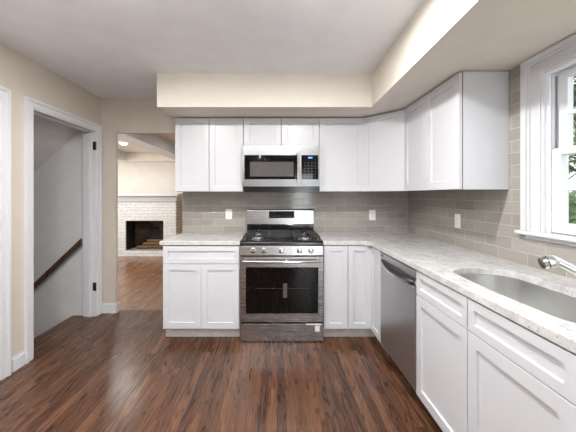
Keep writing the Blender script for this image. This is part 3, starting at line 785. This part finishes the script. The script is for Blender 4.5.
# door skin: profile with pocket under the control strip, swept along Y with a bow
bm = BM(); N = 16; rows = []
prof = [(.895, .108), (.864, .108), (.861, .112), (.861, .765), (.872, .775), (.874, .800), (.863, .812), (.861, .862), (.866, .866), (.895, .866)]
for k in range(N+1):
    y = Y0+.003+(Y1-Y0-.006)*k/N; s_ = math.sin(PI*k/N); row = []
    for i, (x, z) in enumerate(prof):
        if i in (3, 4, 5): z = z - .022*s_
        if i in (4, 5): x = x + .010*s_
        row.append(bm.verts.new((x, y, z)))
    rows.append(row)
for A, B in zip(rows, rows[1:]):
    for i in range(len(prof)-1): bm.faces.new((A[i], A[i+1], B[i+1], B[i]))
    bm.faces.new((A[-1], A[0], B[0], B[-1]))
bm.faces.new(rows[0]); bm.faces.new(rows[-1][::-1])
dd = obj('dishwasher_door', bm, M['steelV'], t, smooth=True)
bm = BM()
pts = []; 
for k in range(17):
    s_ = math.sin(PI*k/16); pts.append((.858-.028*s_, Y0+.02+(Y1-Y0-.04)*k/16, .790-.022*s_))
tube(bm, pts, [(.0115 if 0 < k < 16 else .009) for k in range(17)], 12)
obj('door_handle', bm, M['polish'], dd, smooth=True)
bm = BM(); prev = None
for k in range(17):
    s_ = math.sin(PI*k/16); y = Y0+.02+(Y1-Y0-.04)*k/16
    cur = [bm.verts.new((x, y, z)) for x, z in ((.8595-.006*s_, .788-.024*s_), (.8595, .812), (.8625, .812), (.8625, .788-.024*s_))]
    if prev:
        for i in range(4): bm.faces.new((prev[i], prev[(i+1)%4], cur[(i+1)%4], cur[i]))
    else: bm.faces.new(cur)
    prev = cur
bm.faces.new(prev[::-1])
obj('pocket_shade', bm, M['dkgrey'], dd, label='dark plate for the shade above the bowed handle')  # dark plate closing the pocket, standing in for its shade
obj('vent_badge', box(BM(), .8595, .863, Y1-.062, Y1-.012, .836, .850), M['dkgrey'], dd, label='small dark badge on the control strip')

# =================================================================== OUTLETS
def outlet(c, ang, label):
    t = thing('wall_outlet', c, label, 'outlet', 'white wall outlets on the tile splashback')
    R = Matrix.Translation(c) @ Matrix.Rotation(ang, 4, 'Z')
    bm = BM(); box(bm, -.036, .036, -.006, 0, -.058, .058); bm.transform(R); pl = obj('cover_plate', bm, M['white_plastic'], t, .002)
    bm = BM(); box(bm, -.017, .017, -.0085, -.005, -.034, .034); bm.transform(R); rc_ = obj('receptacle', bm, M['white_plastic'], t, .001)
    bm = BM()
    for z in (-.018, .018):
        box(bm, -.008, -.006, -.0088, -.008, z-.004, z+.005); box(bm, .006, .008, -.0088, -.008, z-.004, z+.005); cyl(bm, (0, -.008, z-.010), (0,-1,0), .0025, .0008, 8)
    bm.transform(R); obj('socket_slots', bm, M['slot'], rc_)
outlet((-.545, BW-.0102, 1.122), 0, 'white wall outlet on the tile left of the stove')
outlet((1.078, BW-.0102, 1.112), 0, 'white wall outlet on the back tile wall right of the stove, near the corner')
outlet((RW-.0102, 2.365, 1.123), -PI/2, 'white wall outlet on the right-hand tile wall under the end cabinet')

# =================================================================== CEILING LIGHTS
def downlight(x, y, z, power, label, grp, col=(1.0, .985, .965)):
    t = thing('ceiling_light', (x, y, z), label, 'ceiling light', grp)
    bm = BM(); lathe(bm, (x, y, z), (0,0,-1), [(0,.085),(.004,.085),(.009,.072),(.009,.062)], 32); obj('trim_ring', bm, M['white_plastic'], t, smooth=True)
    bm = BM(); lathe(bm, (x, y, z-.006), (0,0,-1), [(0,.060),(.012,.058),(.022,.048),(.028,.030),(.030,.004)], 32); obj('lens', bm, M['bulb'], t, smooth=True)
    area('lamp', (x, y, z-.038), (0, 0, 0), .11, .11, power, col, 'DISK', t)
for x, y, lb in ((-.93, 1.50, 'recessed kitchen ceiling light above the left half, nearest the stair door'), (.25, 1.50, 'recessed kitchen ceiling light in front of the stove, nearest the soffit'),
                 (-.93, -.1, 'added unseen kitchen ceiling light above and left of the viewer'), (.25, -.1, 'added unseen kitchen ceiling light directly above the viewer'),
                 (-.93, -1.7, 'added unseen kitchen ceiling light by the rear window, left one'), (.25, -1.7, 'added unseen kitchen ceiling light by the rear window, right one')):
    downlight(x, y, CZ, CAN_W*(1 if y > 1 else .12), lb, 'kitchen ceiling lights')  # the dim rows above and behind the viewer are added fill, unseen
for x, y, lb in ((-2.875, 5.40, 'recessed light in the far room ceiling, seen through the doorway left of the beam'), (-4.4, 5.40, 'added unseen far room light left of the left beam'),
                 (-2.875, 4.1, 'added unseen far room light nearest the doorway'), (-4.4, 4.1, 'added unseen far room light by the added side window')):
    downlight(x, y, 2.32, FAR_CAN_W, lb, 'far room ceiling lights')  # all but the one seen through the doorway are added fill
downlight(-1.25, 4.9, 2.32, FAR_CAN_W*.4, 'added far room light hidden behind the kitchen wall, right of the beam', 'far room ceiling lights')  # added to brighten the ceiling right of the beam

# made-up bowl fixture, unseen, added to brighten the ceiling (above and behind the viewpoint)
t = thing('added_uplight', (-.35, -.2, CZ), 'added white bowl fill light above the viewer, unseen, throwing light up', 'added fill light')
bm = BM(); lathe(bm, (-.35, -.2, CZ), (0,0,-1), [(0,.06),(.02,.055),(.025,.008),(.36,.008),(.365,.004)]); obj('canopy_rod', bm, M['white_plastic'], t, smooth=True)
bm = BM(); R0 = []
for z, r in ((2.09, .21), (2.05, .195), (2.01, .16), (1.985, .10), (1.978, .01)): R0.append(ring(bm, Vector((-.35, -.2, z)), Vector((0,0,1)), r, 32))
for A, B in zip(R0, R0[1:]):
    for i in range(32): bm.faces.new((A[i], A[(i+1)%32], B[(i+1)%32], B[i]))
bm.faces.new(R0[-1]); o = obj('bowl_shade', bm, M['white_plastic'], t, smooth=True)
area('lamp', (-.35, -.2, 2.075), (PI, 0, 0), .34, .34, UPLIGHT_W, (.96, .98, 1.0), 'DISK', t)

# =================================================================== HANDRAIL
t = thing('handrail', (-2.2, SW, .8), 'dark brown wooden handrail sloping down the stairwell wall', 'handrail')
bm = BM(); p0 = (-2.1355, .866); p1 = (-3.6, .866-.95*1.4645)
prism(bm, [(p0[0], p0[1]), (p1[0], p1[1]), (p1[0], p1[1]-.075), (p0[0], p0[1]-.075)], 'Y', SW-.075, SW-.035); obj('rail', bm, M['rail'], t, .008, seg=3)
for x in (-2.8, -3.4):
    z = .866+.95*(x+2.1355)-.075
    bm = BM(); tube(bm, [(x, SW-.055, z+.004), (x, SW-.055, z-.03), (x, SW, z-.045)], .006, 8); cyl(bm, (x, SW-.005, z-.045), (0,1,0), .02, .0045, 12); obj('bracket', bm, M['hinge'], t)

t = thing('added_stair_light', (-3.1, 2.2, 1.3), 'small added fill light inside the stairwell, hidden beside the stair door', 'wall lamp')  # made-up lamp, out of view, added to brighten the stairwell wall
bm = BM(); lathe(bm, (-3.1, 2.2, 1.3), (0,1,0), [(0,.07),(.015,.07),(.02,.05)]); obj('back_plate', bm, M['white_plastic'], t, smooth=True)
bm = BM(); lathe(bm, (-3.1, 2.215, 1.3), (0,1,0), [(0,.045),(.04,.05),(.07,.03),(.075,.004)]); obj('shade', bm, M['white_plastic'], t, smooth=True)
area('lamp', (-3.1, 2.31, 1.3), (PI/2, 0, -.45), .10, .10, 12, (.97, .98, 1.0), 'DISK', t)

# =================================================================== FIREPLACE
FY = 6.31; FX0, FX1 = -3.60, -2.21
t = thing('fireplace', ((FX0+FX1)/2, 6.5, 0), 'white painted brick fireplace with cream mantel in the room beyond the doorway', 'fireplace')
a0, a1, b0, b1 = -3.318, -2.489, .12, .78
bm = BM(); box(bm, FX0, a0, FY, 6.7595, 0, 1.24); box(bm, a1, FX1-.02, FY, 6.7595, 0, 1.24); box(bm, a0, a1, FY, 6.7595, b1, 1.24); box(bm, a0, a1, FY, 6.7595, 0, b0)
sr = obj('brick_surround', bm, M['brickW'], t, label='white painted brick face')
bm = BM(); box(bm, FX1-.02, FX1, FY, 6.7595, 0, 1.24)
for k in range(9): box(bm, FX1, FX1+.012, FY+.03, FY+.15, .05+.134*k, .115+.134*k)
obj('brick_return', bm, M['brickS'], t, label='cream toothed brick side')
bm = BM(); box(bm, a0, a1, 6.70, 6.74, b0, b1); obj('firebox_back', bm, M['fire'], t, label='sooty brown firebrick back')
bm = BM(); box(bm, a0, a0+.012, FY+.03, 6.70, b0, b1); box(bm, a1-.012, a1, FY+.03, 6.70, b0, b1); box(bm, a0, a1, FY+.05, 6.70, b1-.012, b1); obj('firebox_sides', bm, M['fireS'], t)
obj('hearth', box(BM(), a0+.012, a1-.012, FY+.01, 6.70, b0, b0+.01), M['ash'], t, label='pale ash covered hearth floor')
bm = BM()
mz = 1.205
for o_, z0, z1 in ((.03, mz, mz+.105), (.02, mz+.105, mz+.118), (.12, mz+.118, mz+.17)):
    box(bm, FX0-o_, FX1+o_*.6, FY-o_, 6.7595, max(z0, 1.2401) if False else z0, z1)
obj('mantel', bm, M['trim'], t, .003, label='cream painted mantel shelf')
# firewood heaped in the firebox
lt = thing('firewood_stack', (-2.86, 6.56, b0+.01), 'small heap of split firewood inside the dark firebox', 'firewood')
random.seed(3)
for i, (x, y, z, a, l_) in enumerate(((-2.98, 6.50, .040, .15, .34), (-2.72, 6.52, .040, -.2, .32), (-2.88, 6.60, .042, .05, .42), (-2.84, 6.53, .108, .25, .36), (-2.70, 6.60, .105, -.1, .30), (-2.80, 6.57, .168, .1, .30), (-2.68, 6.64, .165, .4, .22))):
    d = Vector((math.cos(a), math.sin(a)*.5, 0)).normalized(); c = Vector((x, y, b0+.01+z))
    bm = BM(); tube(bm, [c-d*l_/2, c, c+d*l_/2], [.034, .036, .033], 7); obj('log', bm, M['log'], lt)

# =================================================================== OUTDOOR TREES
def crown(bm, c, rx, ry, rz, n, s):
    for _ in range(n):
        u = Vector((random.gauss(0,1), random.gauss(0,1), random.gauss(0,1))).normalized() * random.uniform(.45, 1)**.6
        p = Vector(c) + Vector((u.x*rx, u.y*ry, u.z*rz))
        a = Vector((random.uniform(-1,1), random.uniform(-1,1), random.uniform(-1,1))).normalized()
        b_ = a.orthogonal().normalized(); k = s*random.uniform(.6, 1.3)
        vs = [bm.verts.new(p+a*k), bm.verts.new(p+b_*k*.55), bm.verts.new(p-a*k), bm.verts.new(p-b_*k*.55)]; bm.faces.new(vs)
def tree(x, y, h, lobes, mat, label, n=900, s=.16, name='tree', cat='tree', grp='trees outside the window'):
    z0 = -.56
    t = thing(name, (x, y, z0), label, cat, grp)
    bm = BM()
    if name == 'tree':
        tube(bm, [(x, y, z0), (x+.05, y, z0+h*.3), (x-.05, y+.05, z0+h*.6), (x+.1, y, z0+h*.9)], [.17, .13, .09, .03], 9)
        for k in range(7):
            a = k*2.4; z = z0+h*(.3+.08*k); L_ = h*.28
            tube(bm, [(x, y, z), (x+math.cos(a)*L_*.5, y+math.sin(a)*L_*.5, z+L_*.35), (x+math.cos(a)*L_, y+math.sin(a)*L_, z+L_*.6)], [.06, .04, .012], 6)
        obj('trunk', bm, M['bark'], t)
    else:
        for k in range(5):
            a = k*1.3; tube(bm, [(x, y, z0), (x+math.cos(a)*.3, y+math.sin(a)*.3, z0+h*.6)], [.03, .012], 5)
        obj('stem', bm, M['bark'], t)
    bm = BM()
    for (dx_, dy_, dz_, rx, rz) in lobes: crown(bm, (x+dx_, y+dy_, z0+dz_), rx, rx, rz, n, s)
    obj('foliage', bm, mat, t)
tree(10.6, 10.0, 7, [(0,0,4.2,1.6,1.5), (-.6,.5,5.8,1.3,1.2), (.9,-.3,5.4,1.2,1.2)], M['leafA'], 'dark green leafy tree seen through the upper sash')
tree(20.5, 20.8, 9, [(0,0,5,2.2,1.8), (1.5,-1,6.8,1.8,1.6), (-1.6,1.2,6.5,1.7,1.5)], M['leafB'], 'olive green tree standing farthest back beyond the window')
tree(17.8, 13.5, 8, [(0,0,4.6,2.0,1.6), (.5,1,6.5,1.7,1.5), (-.5,-1.2,6.0,1.6,1.6)], M['leafA'], 'tall dark tree at the right edge of the window view')
for x, y, m_, lb in ((7.4, 7.3, 'leafA', 'low dark green shrub nearest the window'), (13.2, 13.6, 'leafB', 'olive shrub behind the dark one outside the window'), (12.2, 8.2, 'leafA', 'dark green shrub farther right in the garden'), (15.6, 16.6, 'leafA', 'dark shrub farthest back in the garden')):
    tree(x, y, 2.1, [(0,0,1.1,1.1,.85), (.5,-.4,1.5,.8,.7)], M[m_], lb, 500, .10, 'garden_shrub', 'shrub', 'garden shrubs outside the window')
